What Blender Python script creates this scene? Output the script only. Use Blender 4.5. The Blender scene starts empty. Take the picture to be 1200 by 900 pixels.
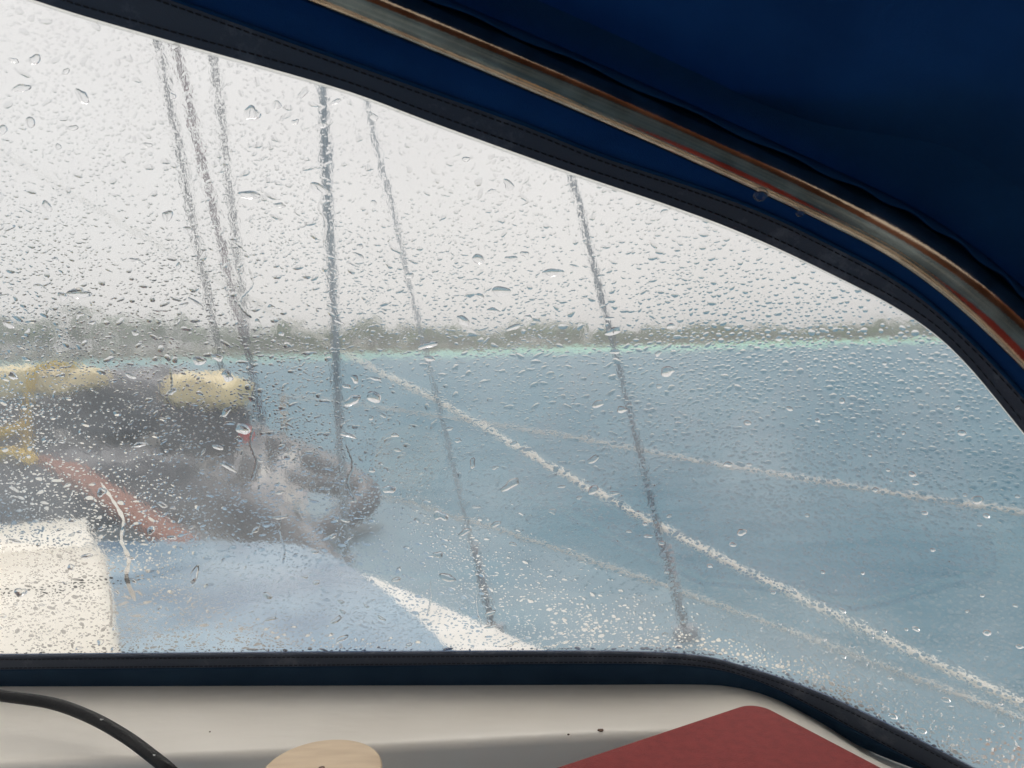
import bpy, bmesh, math, random
import numpy as np
from mathutils import Vector, Matrix, noise as mnoise

random.seed(7)
rng = np.random.default_rng(11)
SC = bpy.context.scene
COL = SC.collection

# ------------------------------------------------------------------ camera
EYE = np.array([0.0, 0.0, 1.75])
FPX = 906.0                       # focal length in pixels of a 1200 px wide picture
PITCH, ROLL = math.radians(3.05), math.radians(1.3)
F = np.array([0, math.cos(PITCH), -math.sin(PITCH)])
U0 = np.array([0, math.sin(PITCH), math.cos(PITCH)])
R0 = np.array([1.0, 0, 0])
CR = math.cos(ROLL) * R0 - math.sin(ROLL) * U0
CU = math.sin(ROLL) * R0 + math.cos(ROLL) * U0
cam = bpy.data.cameras.new('camera')
cam.sensor_width = 36.0
cam.lens = 36.0 * FPX / 1200.0
cam.clip_start, cam.clip_end = 0.01, 20000
cam.dof.use_dof = True
cam.dof.focus_distance = 0.56
cam.dof.aperture_fstop = 10.0
camo = bpy.data.objects.new('camera', cam)
COL.objects.link(camo)
m = Matrix.Identity(4)
for r in range(3):
    m[r][0], m[r][1], m[r][2], m[r][3] = CR[r], CU[r], -F[r], EYE[r]
camo.matrix_world = m
SC.camera = camo

# ------------------------------------------------------------------ sky and sun
SUN_EL, SUN_AZ = math.radians(60), math.radians(-12)      # azimuth from +Y towards +X
W = bpy.data.worlds.new('World'); SC.world = W; W.use_nodes = True
nt = W.node_tree; nt.nodes.clear()
out = nt.nodes.new('ShaderNodeOutputWorld'); bg = nt.nodes.new('ShaderNodeBackground')
bg.inputs['Strength'].default_value = 0.1
sky = nt.nodes.new('ShaderNodeTexSky'); sky.sky_type = 'NISHITA'; sky.sun_disc = False
sky.sun_elevation = SUN_EL; sky.sun_rotation = SUN_AZ; sky.dust_density = 4.0
tc = nt.nodes.new('ShaderNodeTexCoord')
cl = nt.nodes.new('ShaderNodeTexNoise'); cl.inputs['Scale'].default_value = 1.6; cl.inputs['Detail'].default_value = 5
cr = nt.nodes.new('ShaderNodeValToRGB')
cr.color_ramp.elements[0].position = 0.3; cr.color_ramp.elements[0].color = (6.4, 6.25, 6.08, 1)
cr.color_ramp.elements[1].position = 0.75; cr.color_ramp.elements[1].color = (7.9, 7.66, 7.38, 1)
mx = nt.nodes.new('ShaderNodeMixRGB'); mx.inputs['Fac'].default_value = 0.93
nt.links.new(tc.outputs['Generated'], cl.inputs['Vector'])
nt.links.new(cl.outputs['Fac'], cr.inputs['Fac'])
nt.links.new(sky.outputs['Color'], mx.inputs['Color1'])
nt.links.new(cr.outputs['Color'], mx.inputs['Color2'])
nt.links.new(mx.outputs['Color'], bg.inputs['Color'])
nt.links.new(bg.outputs['Background'], out.inputs['Surface'])
sl = bpy.data.lights.new('sun', 'SUN'); sl.energy = 1.5; sl.angle = math.radians(35); sl.color = (1.0, 0.96, 0.9)
so = bpy.data.objects.new('sun', sl); COL.objects.link(so)
sd = Vector((math.cos(SUN_EL) * math.sin(SUN_AZ), math.cos(SUN_EL) * math.cos(SUN_AZ), math.sin(SUN_EL)))
so.rotation_euler = sd.to_track_quat('Z', 'Y').to_euler(); so.location = (0, 0, 30)

vs = SC.view_settings
vs.view_transform = 'Standard'; vs.look = 'None'; vs.gamma = 1.0; vs.use_curve_mapping = False
vs.exposure = 0.28
SC.render.engine = 'CYCLES'
cy = SC.cycles
cy.use_denoising = True
cy.max_bounces = 18; cy.transmission_bounces = 16; cy.transparent_max_bounces = 16
cy.diffuse_bounces = 3; cy.glossy_bounces = 5; cy.volume_bounces = 0
cy.caustics_refractive = True; cy.caustics_reflective = True
cy.sample_clamp_indirect = 20.0

# ------------------------------------------------------------------ helpers
def ray(u, v):
    d = F + (u - 600) / FPX * CR - (v - 450) / FPX * CU
    return d
def at_z(u, v, z):
    d = ray(u, v); t = (z - EYE[2]) / d[2]
    return EYE + d * t
def at_y(u, v, y):
    d = ray(u, v); return EYE + d * (y / d[1])

def material(name):
    mt = bpy.data.materials.new(name); mt.use_nodes = True
    n = mt.node_tree; n.nodes.clear()
    o = n.nodes.new('ShaderNodeOutputMaterial')
    return mt, n, o
def nd(n, t, **kw):
    x = n.nodes.new(t)
    for k, v in kw.items():
        if k in x.inputs.keys(): x.inputs[k].default_value = v
        else: setattr(x, k, v)
    return x
def surf(name, col, col2=None, rough=0.6, scale=20.0, bump=0.0, bscale=200.0, metal=0.0, detail=4.0, spec=0.5, stretch=(1, 1, 1), lo=0.35, hi=0.65, rough2=None, transl=0.0):
    mt, n, o = material(name)
    p = nd(n, 'ShaderNodeBsdfPrincipled')
    p.inputs['Roughness'].default_value = rough; p.inputs['Metallic'].default_value = metal
    p.inputs['Specular IOR Level'].default_value = spec
    tcn = nd(n, 'ShaderNodeTexCoord'); mp = nd(n, 'ShaderNodeMapping'); mp.inputs['Scale'].default_value = stretch
    n.links.new(tcn.outputs['Object'], mp.inputs['Vector'])
    nz = nd(n, 'ShaderNodeTexNoise', Scale=scale, Detail=detail)
    n.links.new(mp.outputs['Vector'], nz.inputs['Vector'])
    rp = nd(n, 'ShaderNodeValToRGB')
    c2 = col2 or tuple(c * 0.8 for c in col)
    rp.color_ramp.elements[0].position = lo; rp.color_ramp.elements[0].color = (*c2, 1)
    rp.color_ramp.elements[1].position = hi; rp.color_ramp.elements[1].color = (*col, 1)
    n.links.new(nz.outputs['Fac'], rp.inputs['Fac']); n.links.new(rp.outputs['Color'], p.inputs['Base Color'])
    if rough2 is not None:
        mr = nd(n, 'ShaderNodeMapRange'); mr.inputs['From Min'].default_value = 0.35; mr.inputs['From Max'].default_value = 0.65
        mr.inputs['To Min'].default_value = rough2; mr.inputs['To Max'].default_value = rough
        n.links.new(nz.outputs['Fac'], mr.inputs['Value']); n.links.new(mr.outputs['Result'], p.inputs['Roughness'])
    if bump > 0:
        b = nd(n, 'ShaderNodeBump'); b.inputs['Strength'].default_value = bump; b.inputs['Distance'].default_value = 0.001
        nb = nd(n, 'ShaderNodeTexNoise', Scale=bscale, Detail=3.0)
        n.links.new(mp.outputs['Vector'], nb.inputs['Vector'])
        n.links.new(nb.outputs['Fac'], b.inputs['Height']); n.links.new(b.outputs['Normal'], p.inputs['Normal'])
    last = p.outputs['BSDF']
    if transl > 0:
        tr = nd(n, 'ShaderNodeBsdfTranslucent'); mxs = nd(n, 'ShaderNodeMixShader'); mxs.inputs['Fac'].default_value = transl
        n.links.new(rp.outputs['Color'], tr.inputs['Color'])
        n.links.new(last, mxs.inputs[1]); n.links.new(tr.outputs['BSDF'], mxs.inputs[2]); last = mxs.outputs['Shader']
    n.links.new(last, o.inputs['Surface'])
    return mt

def mesh_obj(name, verts, faces, mat, parent=None, smooth=False, autos=None):
    me = bpy.data.meshes.new(name)
    me.from_pydata([tuple(map(float, v)) for v in verts], [], faces)
    if isinstance(mat, (list, tuple)):
        for x in mat: me.materials.append(x)
    else: me.materials.append(mat)
    if smooth: me.polygons.foreach_set('use_smooth', [True] * len(me.polygons))
    me.update()
    o = bpy.data.objects.new(name, me); COL.objects.link(o)
    if parent is not None: o.parent = parent
    return o
def empty(name, loc=(0, 0, 0)):
    o = bpy.data.objects.new(name, None); COL.objects.link(o); o.location = loc; o.empty_display_size = 0.1
    return o
def tag(o, label=None, cat=None, group=None, kind=None):
    for k, v in (('label', label), ('category', cat), ('group', group), ('kind', kind)):
        if v: o[k] = v
    return o
def adopt(o, parent):
    """parent a world-space mesh under an empty that stands elsewhere"""
    o.parent = parent; o.matrix_parent_inverse = Matrix.Translation(-Vector(parent.location))
    return o

def smooth_path(pts, n=80):
    pts = np.asarray(pts, float)
    P = np.vstack([2 * pts[0] - pts[1], pts, 2 * pts[-1] - pts[-2]])
    res = []
    segs = len(pts) - 1; per = max(2, n // segs)
    for i in range(segs):
        p0, p1, p2, p3 = P[i:i + 4]
        for k in range(per):
            t = k / per
            res.append(0.5 * ((2 * p1) + (-p0 + p2) * t + (2 * p0 - 5 * p1 + 4 * p2 - p3) * t * t + (-p0 + 3 * p1 - 3 * p2 + p3) * t ** 3))
    res.append(pts[-1])
    return np.array(res)

def tube_geo(path, rad, seg=12, caps=True, squash=1.0):
    path = np.asarray(path, float); n = len(path)
    rad = np.full(n, rad) if np.isscalar(rad) else np.asarray(rad)
    T = np.gradient(path, axis=0); T /= np.linalg.norm(T, axis=1)[:, None]
    ref = np.array([0.13, 0.31, 0.94])
    if abs(np.dot(T[0], ref)) > 0.9: ref = np.array([0.9, 0.3, 0.1])
    V = []; Fc = []
    a = np.cross(T[0], ref); a /= np.linalg.norm(a)
    for i in range(n):
        a = a - np.dot(a, T[i]) * T[i]; a /= np.linalg.norm(a)
        b = np.cross(T[i], a)
        for k in range(seg):
            th = 2 * math.pi * k / seg
            V.append(path[i] + rad[i] * (math.cos(th) * a + squash * math.sin(th) * b))
    for i in range(n - 1):
        for k in range(seg):
            k2 = (k + 1) % seg
            Fc.append((i * seg + k, i * seg + k2, (i + 1) * seg + k2, (i + 1) * seg + k))
    if caps:
        Fc.append(tuple(range(seg - 1, -1, -1))); Fc.append(tuple((n - 1) * seg + k for k in range(seg)))
    return V, Fc
def tube(name, path, rad, mat, parent=None, seg=12, squash=1.0):
    V, Fc = tube_geo(path, rad, seg, True, squash)
    return mesh_obj(name, V, Fc, mat, parent, True)
def prism(name, poly, z0, z1, mat, parent=None, bevel=0.0, seg=3):
    """plan polygon extruded between two heights, edges rounded"""
    bm = bmesh.new()
    b = [bm.verts.new((p[0], p[1], z0)) for p in poly]; t = [bm.verts.new((p[0], p[1], z1)) for p in poly]
    n = len(poly)
    bm.faces.new(list(reversed(b))); bm.faces.new(t)
    for i in range(n): bm.faces.new((b[i], b[(i + 1) % n], t[(i + 1) % n], t[i]))
    bmesh.ops.recalc_face_normals(bm, faces=bm.faces)
    if bevel > 0:
        bmesh.ops.bevel(bm, geom=list(bm.edges), offset=bevel, segments=seg, profile=0.5, affect='EDGES', clamp_overlap=True)
    me = bpy.data.meshes.new(name); bm.to_mesh(me); bm.free()
    me.materials.append(mat)
    if bevel > 0:
        me.polygons.foreach_set('use_smooth', [True] * len(me.polygons))
        me.set_sharp_from_angle(angle=math.radians(40))
    o = bpy.data.objects.new(name, me); COL.objects.link(o)
    if parent is not None: adopt(o, parent)
    return o
def lathe(name, prof, center, mat, parent=None, seg=40):
    V = []; Fc = []
    for r, z in prof:
        for k in range(seg):
            th = 2 * math.pi * k / seg
            V.append((center[0] + r * math.cos(th), center[1] + r * math.sin(th), center[2] + z))
    for i in range(len(prof) - 1):
        for k in range(seg):
            k2 = (k + 1) % seg
            Fc.append((i * seg + k, i * seg + k2, (i + 1) * seg + k2, (i + 1) * seg + k))
    Fc.append(tuple(range(seg - 1, -1, -1))); Fc.append(tuple((len(prof) - 1) * seg + k for k in range(seg)))
    o = mesh_obj(name, V, Fc, mat, None, True)
    o.data.set_sharp_from_angle(angle=math.radians(50))
    if parent is not None: adopt(o, parent)
    return o

# ------------------------------------------------------------------ materials
M = {}
M['navy'] = surf('navy_canvas', (0.018, 0.095, 0.25), (0.013, 0.074, 0.205), 0.85, 14, 1.0, 1500, spec=0.15, transl=0.5)
M['tape'] = surf('slate_webbing', (0.030, 0.040, 0.062), (0.020, 0.027, 0.045), 0.7, 60, 0.5, 2200, spec=0.3)
def tape_stained():
    mt, n, o = material('stained_webbing')
    p = nd(n, 'ShaderNodeBsdfPrincipled', Roughness=0.65)
    tcn = nd(n, 'ShaderNodeTexCoord')
    a = nd(n, 'ShaderNodeTexNoise', Scale=26.0, Detail=6.0, Roughness=0.75)
    rp = nd(n, 'ShaderNodeValToRGB'); e = rp.color_ramp.elements
    e[0].position = 0.54; e[0].color = (0.034, 0.046, 0.072, 1); e[1].position = 0.64; e[1].color = (0.075, 0.088, 0.118, 1)
    n.links.new(tcn.outputs['Object'], a.inputs['Vector']); n.links.new(a.outputs['Fac'], rp.inputs['Fac'])
    n.links.new(rp.outputs['Color'], p.inputs['Base Color'])
    b = nd(n, 'ShaderNodeBump'); b.inputs['Strength'].default_value = 0.4; b.inputs['Distance'].default_value = 0.001
    w = nd(n, 'ShaderNodeTexNoise', Scale=1800.0); n.links.new(tcn.outputs['Object'], w.inputs['Vector'])
    n.links.new(w.outputs['Fac'], b.inputs['Height']); n.links.new(b.outputs['Normal'], p.inputs['Normal'])
    n.links.new(p.outputs['BSDF'], o.inputs['Surface'])
    return mt
M['tape'] = tape_stained()
M['skirt'] = surf('dim_lit_navy_canvas', (0.020, 0.052, 0.098), (0.013, 0.038, 0.076), 0.8, 18, 1.0, 1500, spec=0.2, transl=0.12)  # duller copy of the roof canvas; the low band's dimmer light is in its colour
M['thread'] = surf('navy_thread', (0.012, 0.014, 0.022), None, 0.8, 300)
M['edge'] = surf('white_edge_glow', (0.93, 0.92, 0.9), (0.9, 0.89, 0.87), 0.3, 50, transl=0.95)  # white colour stands in for light glowing in the vinyl's cut edge
M['steel'] = surf('stainless_steel', (0.52, 0.41, 0.30), (0.36, 0.27, 0.19), 0.15, 60, 0.05, 900, metal=1.0, rough2=0.07, stretch=(1, 1, 1))  # brown tint puts reflections of a brown cockpit into the metal colour
M['gel'] = surf('cream_gelcoat', (0.90, 0.85, 0.76), (0.82, 0.765, 0.67), 0.36, 5, 0.35, 45, lo=.25, hi=.6, detail=9, stretch=(1, 3, 1))
M['cream'] = surf('cream_paint', (0.84, 0.80, 0.71), (0.74, 0.70, 0.61), 0.3, 6, 0.2, 120)
M['white'] = surf('white_paint', (0.80, 0.79, 0.76), (0.66, 0.64, 0.6), 0.35, 9, 0.3, 160)
M['bluedeck'] = surf('pale_blue_deck_paint', (0.25, 0.40, 0.52), (0.085, 0.185, 0.31), 0.32, 4.5, 0.5, 300, rough2=0.15)  # darker mottling puts the shadow of a rumple into the paint colour
M['greydeck'] = surf('blue_grey_deck_paint', (0.10, 0.215, 0.285), (0.075, 0.17, 0.235), 0.5, 5, 0.5, 300)
M['hull'] = surf('white_hull', (0.75, 0.75, 0.73), None, 0.25, 3)
M['black'] = surf('black_rubber', (0.012, 0.0125, 0.013), (0.008, 0.008, 0.009), 0.5, 120, 0.3, 500, spec=0.25)
M['red'] = surf('maroon_cloth', (0.34, 0.050, 0.046), (0.28, 0.041, 0.040), 0.7, 140, 1.0, 900, spec=0.35, detail=9)
M['paper'] = surf('page_edges', (0.7, 0.66, 0.56), None, 0.8, 40, stretch=(1, 1, 30))
M['wood'] = surf('varnished_pale_wood', (0.86, 0.66, 0.44), (0.76, 0.56, 0.36), 0.4, 30, 0.15, 240, stretch=(1, 5, 1))
M['screw'] = surf('tarnished_screw', (0.16, 0.10, 0.07), None, 0.45, 200, metal=0.8)
M['rig'] = surf('wire_rigging', (0.36, 0.39, 0.43), (0.24, 0.26, 0.30), 0.5, 40, metal=0.4)
M['rigpale'] = surf('pale_coated_wire', (0.44, 0.48, 0.52), (0.33, 0.36, 0.40), 0.5, 40)
M['rigdark'] = surf('dark_wire_rigging', (0.12, 0.125, 0.14), (0.08, 0.085, 0.10), 0.5, 40, metal=0.3)
M['rigred'] = surf('red_flecked_rope', (0.22, 0.06, 0.08), (0.10, 0.08, 0.10), 0.8, 30)
M['rope'] = surf('white_rope', (0.86, 0.83, 0.76), (0.7, 0.66, 0.6), 0.8, 90, 0.8, 300)
M['wire'] = surf('plastic_coated_wire', (0.62, 0.60, 0.56), (0.5, 0.48, 0.45), 0.5, 60)
M['hypalon'] = surf('dark_grey_hypalon', (0.045, 0.048, 0.062), (0.03, 0.032, 0.045), 0.45, 8, 0.3, 120)
M['midgrey'] = surf('grey_hypalon', (0.20, 0.20, 0.22), (0.14, 0.14, 0.16), 0.5, 6, 0.3, 120)
M['palegrey'] = surf('pale_grey_fabric', (0.46, 0.45, 0.43), (0.16, 0.16, 0.19), 0.6, 7, 0.3, 120)
M['cover'] = surf('cream_cowl', (0.78, 0.66, 0.38), (0.66, 0.54, 0.30), 0.45, 8)
M['yellow'] = surf('yellow_plastic', (0.75, 0.50, 0.04), (0.6, 0.38, 0.03), 0.4, 10)
M['redspot'] = surf('red_plastic', (0.62, 0.05, 0.05), None, 0.4, 10)
M['mahogany'] = surf('varnished_mahogany', (0.22, 0.085, 0.04), (0.14, 0.05, 0.025), 0.3, 9, 0.1, 90, stretch=(1, 8, 1))
M['teak'] = surf('red_brown_wood', (0.26, 0.09, 0.045), (0.17, 0.06, 0.035), 0.85, 7, 0.3, 90, stretch=(1, 6, 1))
M['tree'] = surf('tree_leaves', (0.095, 0.205, 0.028), (0.032, 0.080, 0.012), 0.8, 0.25)
M['bark'] = surf('tree_bark', (0.08, 0.065, 0.05), None, 0.9, 2)
M['land'] = surf('shore_ground', (0.16, 0.17, 0.10), (0.08, 0.10, 0.05), 0.9, 0.1)

def water_glass():
    mt, n, o = material('rain_water')
    g = nd(n, 'ShaderNodeBsdfGlass', IOR=1.333, Roughness=0.0)
    n.links.new(g.outputs['BSDF'], o.inputs['Surface'])
    return mt
M['water'] = water_glass()

def vinyl(outer):
    mt, n, o = material('wet_clear_vinyl' if outer else 'clear_vinyl')
    g = nd(n, 'ShaderNodeBsdfGlass', IOR=1.45, Roughness=0.0)
    last = g.outputs['BSDF']
    if outer:
        tcn = nd(n, 'ShaderNodeTexCoord')
        mp = nd(n, 'ShaderNodeMapping'); mp.inputs['Scale'].default_value = (1, 1, 0.55)
        n.links.new(tcn.outputs['Object'], mp.inputs['Vector'])
        a = nd(n, 'ShaderNodeTexNoise', Scale=260.0, Detail=3.0, Roughness=0.6)
        v = nd(n, 'ShaderNodeTexNoise', Scale=45.0, Detail=2.0)
        n.links.new(mp.outputs['Vector'], a.inputs['Vector']); n.links.new(mp.outputs['Vector'], v.inputs['Vector'])
        b1 = nd(n, 'ShaderNodeBump'); b1.inputs['Strength'].default_value = 1.0; b1.inputs['Distance'].default_value = 0.00005
        b2 = nd(n, 'ShaderNodeBump'); b2.inputs['Strength'].default_value = 1.0; b2.inputs['Distance'].default_value = 0.00012
        n.links.new(a.outputs['Fac'], b1.inputs['Height']); n.links.new(v.outputs['Fac'], b2.inputs['Height'])
        n.links.new(b2.outputs['Normal'], b1.inputs['Normal']); n.links.new(b1.outputs['Normal'], g.inputs['Normal'])
        # smeared film of water: blurs what lies behind, in soft patches
        g2 = nd(n, 'ShaderNodeBsdfGlass', IOR=1.45, Roughness=0.065)
        n.links.new(b1.outputs['Normal'], g2.inputs['Normal'])
        sm_ = nd(n, 'ShaderNodeTexNoise', Scale=5.5, Detail=5.0, Roughness=0.6); n.links.new(mp.outputs['Vector'], sm_.inputs['Vector'])
        ms = nd(n, 'ShaderNodeMapRange'); ms.inputs['From Min'].default_value = 0.32; ms.inputs['From Max'].default_value = 0.68
        ms.inputs['To Min'].default_value = 0.25; ms.inputs['To Max'].default_value = 0.75
        n.links.new(sm_.outputs['Fac'], ms.inputs['Value'])
        m0 = nd(n, 'ShaderNodeMixShader'); n.links.new(ms.outputs['Result'], m0.inputs['Fac'])
        n.links.new(g.outputs['BSDF'], m0.inputs[1]); n.links.new(g2.outputs['BSDF'], m0.inputs[2]); last = m0.outputs['Shader']
        # bloomed, slightly milky plastic
        tr = nd(n, 'ShaderNodeBsdfTranslucent'); tr.inputs['Color'].default_value = (0.86, 0.86, 0.86, 1)
        hz = nd(n, 'ShaderNodeTexNoise', Scale=9.0, Detail=4.0); n.links.new(tcn.outputs['Object'], hz.inputs['Vector'])
        mr = nd(n, 'ShaderNodeMapRange'); mr.inputs['From Min'].default_value = 0.3; mr.inputs['From Max'].default_value = 0.7
        mr.inputs['To Min'].default_value = 0.05; mr.inputs['To Max'].default_value = 0.22
        n.links.new(hz.outputs['Fac'], mr.inputs['Value'])
        mxs = nd(n, 'ShaderNodeMixShader'); n.links.new(mr.outputs['Result'], mxs.inputs['Fac'])
        n.links.new(last, mxs.inputs[1]); n.links.new(tr.outputs['BSDF'], mxs.inputs[2]); last = mxs.outputs['Shader']
    n.links.new(last, o.inputs['Surface'])
    return mt
M['vinyl_in'], M['vinyl_out'] = vinyl(False), vinyl(True)

def sea_material():
    mt, n, o = material('sea_water')
    p = nd(n, 'ShaderNodeBsdfPrincipled', Roughness=0.35, IOR=1.33); p.inputs['Specular IOR Level'].default_value = 0.2
    tcn = nd(n, 'ShaderNodeTexCoord')
    # distance to the shore decides between deep water and the pale shallows
    dot = nd(n, 'ShaderNodeVectorMath', operation='DOT_PRODUCT'); dot.inputs[1].default_value = (-0.387, 0.922, 0)
    n.links.new(tcn.outputs['Object'], dot.inputs[0])
    wob = nd(n, 'ShaderNodeTexNoise', Scale=0.012, Detail=3.0); n.links.new(tcn.outputs['Object'], wob.inputs['Vector'])
    ad = nd(n, 'ShaderNodeMath', operation='MULTIPLY_ADD'); ad.inputs[1].default_value = 60.0
    n.links.new(wob.outputs['Fac'], ad.inputs[0]); n.links.new(dot.outputs['Value'], ad.inputs[2])
    mr = nd(n, 'ShaderNodeMapRange'); mr.inputs['From Min'].default_value = 120; mr.inputs['From Max'].default_value = 180
    n.links.new(ad.outputs['Value'], mr.inputs['Value'])
    sx = nd(n, 'ShaderNodeSeparateXYZ'); n.links.new(tcn.outputs['Object'], sx.inputs['Vector'])
    mr2 = nd(n, 'ShaderNodeMapRange'); mr2.inputs['From Min'].default_value = -70; mr2.inputs['From Max'].default_value = 40
    mr2.inputs['To Min'].default_value = 0.25
    n.links.new(sx.outputs['X'], mr2.inputs['Value'])
    mul = nd(n, 'ShaderNodeMath', operation='MULTIPLY'); n.links.new(mr.outputs['Result'], mul.inputs[0]); n.links.new(mr2.outputs['Result'], mul.inputs[1])
    nz = nd(n, 'ShaderNodeTexNoise', Scale=0.35, Detail=5.0); n.links.new(tcn.outputs['Object'], nz.inputs['Vector'])
    deep = nd(n, 'ShaderNodeValToRGB'); e = deep.color_ramp.elements
    e[0].position = 0.3; e[0].color = (0.048, 0.160, 0.235, 1); e[1].position = 0.7; e[1].color = (0.08, 0.22, 0.30, 1)
    n.links.new(nz.outputs['Fac'], deep.inputs['Fac'])
    mixc = nd(n, 'ShaderNodeMixRGB'); mixc.inputs['Color2'].default_value = (0.40, 0.90, 0.66, 1)
    n.links.new(mul.outputs['Value'], mixc.inputs['Fac']); n.links.new(deep.outputs['Color'], mixc.inputs['Color1'])
    n.links.new(mixc.outputs['Color'], p.inputs['Base Color'])
    mp = nd(n, 'ShaderNodeMapping'); mp.inputs['Rotation'].default_value = (0, 0, 0.5); mp.inputs['Scale'].default_value = (1, 2.2, 1)
    n.links.new(tcn.outputs['Object'], mp.inputs['Vector'])
    w = nd(n, 'ShaderNodeTexNoise', Scale=0.9, Detail=6.0, Roughness=0.62); n.links.new(mp.outputs['Vector'], w.inputs['Vector'])
    b = nd(n, 'ShaderNodeBump'); b.inputs['Strength'].default_value = 1.0; b.inputs['Distance'].default_value = 0.35
    n.links.new(w.outputs['Fac'], b.inputs['Height']); n.links.new(b.outputs['Normal'], p.inputs['Normal'])
    n.links.new(p.outputs['BSDF'], o.inputs['Surface'])
    return mt
M['sea'] = sea_material()

# ------------------------------------------------------------------ setting: sea, shore, far trees
S = 2500.0
o = mesh_obj('sea', [(-S, -S, 0), (S, -S, 0), (S, S, 0), (-S, S, 0)], [(0, 1, 2, 3)], M['sea'])
tag(o, 'grey blue rain-dulled sea with a pale turquoise shallow band', kind='structure')

def shore_y(x): return 205 + 0.42 * x + 4 * math.sin(x * 0.03)
V = []; Fc = []
xs = np.linspace(-420, 1500, 120)
for i, x in enumerate(xs):
    y = shore_y(x)
    for k, (dy, z) in enumerate(((0, -0.3), (4, 0.35), (12, 0.9), (60, 2.2), (400, 3.0))):
        V.append((x, y + dy, z + random.uniform(0, 0.25) * (k > 0)))
for i in range(len(xs) - 1):
    for k in range(4):
        a = i * 5 + k; Fc.append((a, a + 5, a + 6, a + 1))
o = mesh_obj('shore', V, Fc, M['land']); tag(o, 'low green shore across the water', kind='structure')

def treeline():
    V = []; Fc = []; mi = []
    def quad(c, s, nrm):
        nrm = nrm / np.linalg.norm(nrm)
        a = np.cross(nrm, rng.normal(size=3)); a /= np.linalg.norm(a); b = np.cross(nrm, a)
        i = len(V)
        V.extend([c + s * (a * 1.0), c + s * b * .8, c - s * a * .9, c - s * b * .7]); Fc.append((i, i + 1, i + 2, i + 3)); mi.append(0)
    x = -200.0
    while x < 330:
        D = shore_y(x)
        u = x / D
        x += random.uniform(1.3, 2.6)
        if -0.452 < u < -0.428: continue
        for row in range(2):
            hgt = random.uniform(5.5, 9.0) * (0.78 if u > 0.1 else 1.0) * (1.35 if u < -0.3 else 1.0)
            hgt *= 1.12; hgt *= 0.85 + 0.22 * math.sin(x * 0.11 + 1.3 * math.sin(x * .03)) + .12 * math.sin(x * .31)
            cx, cyy = x + random.uniform(-2, 2), D + 9 + row * 9 + random.uniform(-3, 3)
            rx = random.uniform(2.0, 3.8)
            i = len(V)
            for zz, rr in ((0.2, .3), (hgt * .6, .15)):
                for k in range(5):
                    V.append(np.array([cx + rr * math.cos(k * 1.257), cyy + rr * math.sin(k * 1.257), zz]))
            for k in range(5): Fc.append((i + k, i + (k + 1) % 5, i + 5 + (k + 1) % 5, i + 5 + k)); mi.append(1)
            lobes = [(np.array([cx + random.uniform(-1, 1) * rx * .7, cyy + random.uniform(-1, 1) * rx * .5, hgt * random.uniform(.35, .8)]), rx * random.uniform(.5, .8)) for _ in range(5)]
            for c, r in lobes:
                for _ in range(26):
                    d = rng.normal(size=3); d /= np.linalg.norm(d)
                    quad(c + d * r * random.uniform(.55, 1.05) * np.array([1, 1, .85]), random.uniform(.22, .5), d + rng.normal(size=3) * .5)
    o = mesh_obj('treeline', V, Fc, [M['tree'], M['bark']])
    o.data.polygons.foreach_set('material_index', mi)
    tag(o, 'hazy line of green trees along the far shore', 'trees', kind='stuff')
treeline()

# ------------------------------------------------------------------ the boat
ZC = EYE[2] - 0.30          # shelf under the hood
ZR = EYE[2] - 0.40          # coach roof
ZD = EYE[2] - 0.75          # side deck and foredeck
boat = empty('sailboat', (0, 0, 0))
tag(boat, 'white sailboat with pale blue coach roof and wire rigging in the rain', 'sailboat')

star = [(1.75, -2.0), (1.72, -1.0), (1.5, 0.35), (0.98, 1.44), (0.12, 2.80), (-0.73, 3.90), (-1.35, 4.55), (-2.0, 5.05)]
port = [(-2.45, 4.2), (-2.75, 3.0), (-2.8, 1.5), (-2.5, -0.3), (-2.1, -2.0)]
sp = smooth_path([(*p, 0) for p in star], 56)[:, :2]; pp = smooth_path([(*p, 0) for p in port], 40)[:, :2]
plan = [tuple(p) for p in sp] + [tuple(p) for p in pp]
prism('deck', plan, ZD - 0.06, ZD, M['greydeck'], boat)
c = np.mean(plan, axis=0)
V = []; Fc = []
for sc_, z in ((1.0, ZD - 0.002), (0.99, ZD - 0.25), (0.94, 0.2), (0.85, -0.3)):
    for p in plan: V.append((c[0] + (p[0] - c[0]) * sc_ * 1.004, c[1] + (p[1] - c[1]) * sc_ * 1.004, z))
N = len(plan)
for r in range(3):
    for i in range(N): Fc.append((r * N + i, r * N + (i + 1) % N, (r + 1) * N + (i + 1) % N, (r + 1) * N + i))
mesh_obj('hull', V, Fc, M['hull'], boat, True)
tube('toe_rail', np.array([(p[0], p[1], ZD + 0.004) for p in sp]), 0.006, M['wire'], boat, 8)

# coach roof with its white rounded edge
edge_out = [(1.02, -1.2), (0.75, 0.05), (0.42, 0.50), (0.045, 1.00), (-0.31, 1.42)]
e3 = smooth_path([(*p, 0) for p in edge_out], 40)[:, :2]
front = [(-0.42, 1.53), (-0.62, 1.58), (-1.2, 1.62), (-1.75, 1.35), (-1.9, 0.6), (-1.85, -1.2)]
def shrink(pts, d, cc=(-0.5, 0.3)):
    r = []
    for p in pts:
        v = np.array(p) - cc; r.append(tuple(np.array(cc) + v * (1 - d / np.linalg.norm(v))))
    return r
outer = [tuple(p) for p in e3] + front
ins = []
for k, p in enumerate(outer):
    f = k / (len(e3) - 1)
    ins.append(shrink([p], .115 if f < .8 else max(.004, .115 * (1 - (f - .8) / .22)))[0])
prism('coach_roof', ins, ZD + 0.004, ZR + 0.012, M['bluedeck'], boat, 0.02, 3)
prism('coach_roof_side', outer, ZD + 0.002, ZR, M['white'], boat, 0.025, 3)

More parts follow.
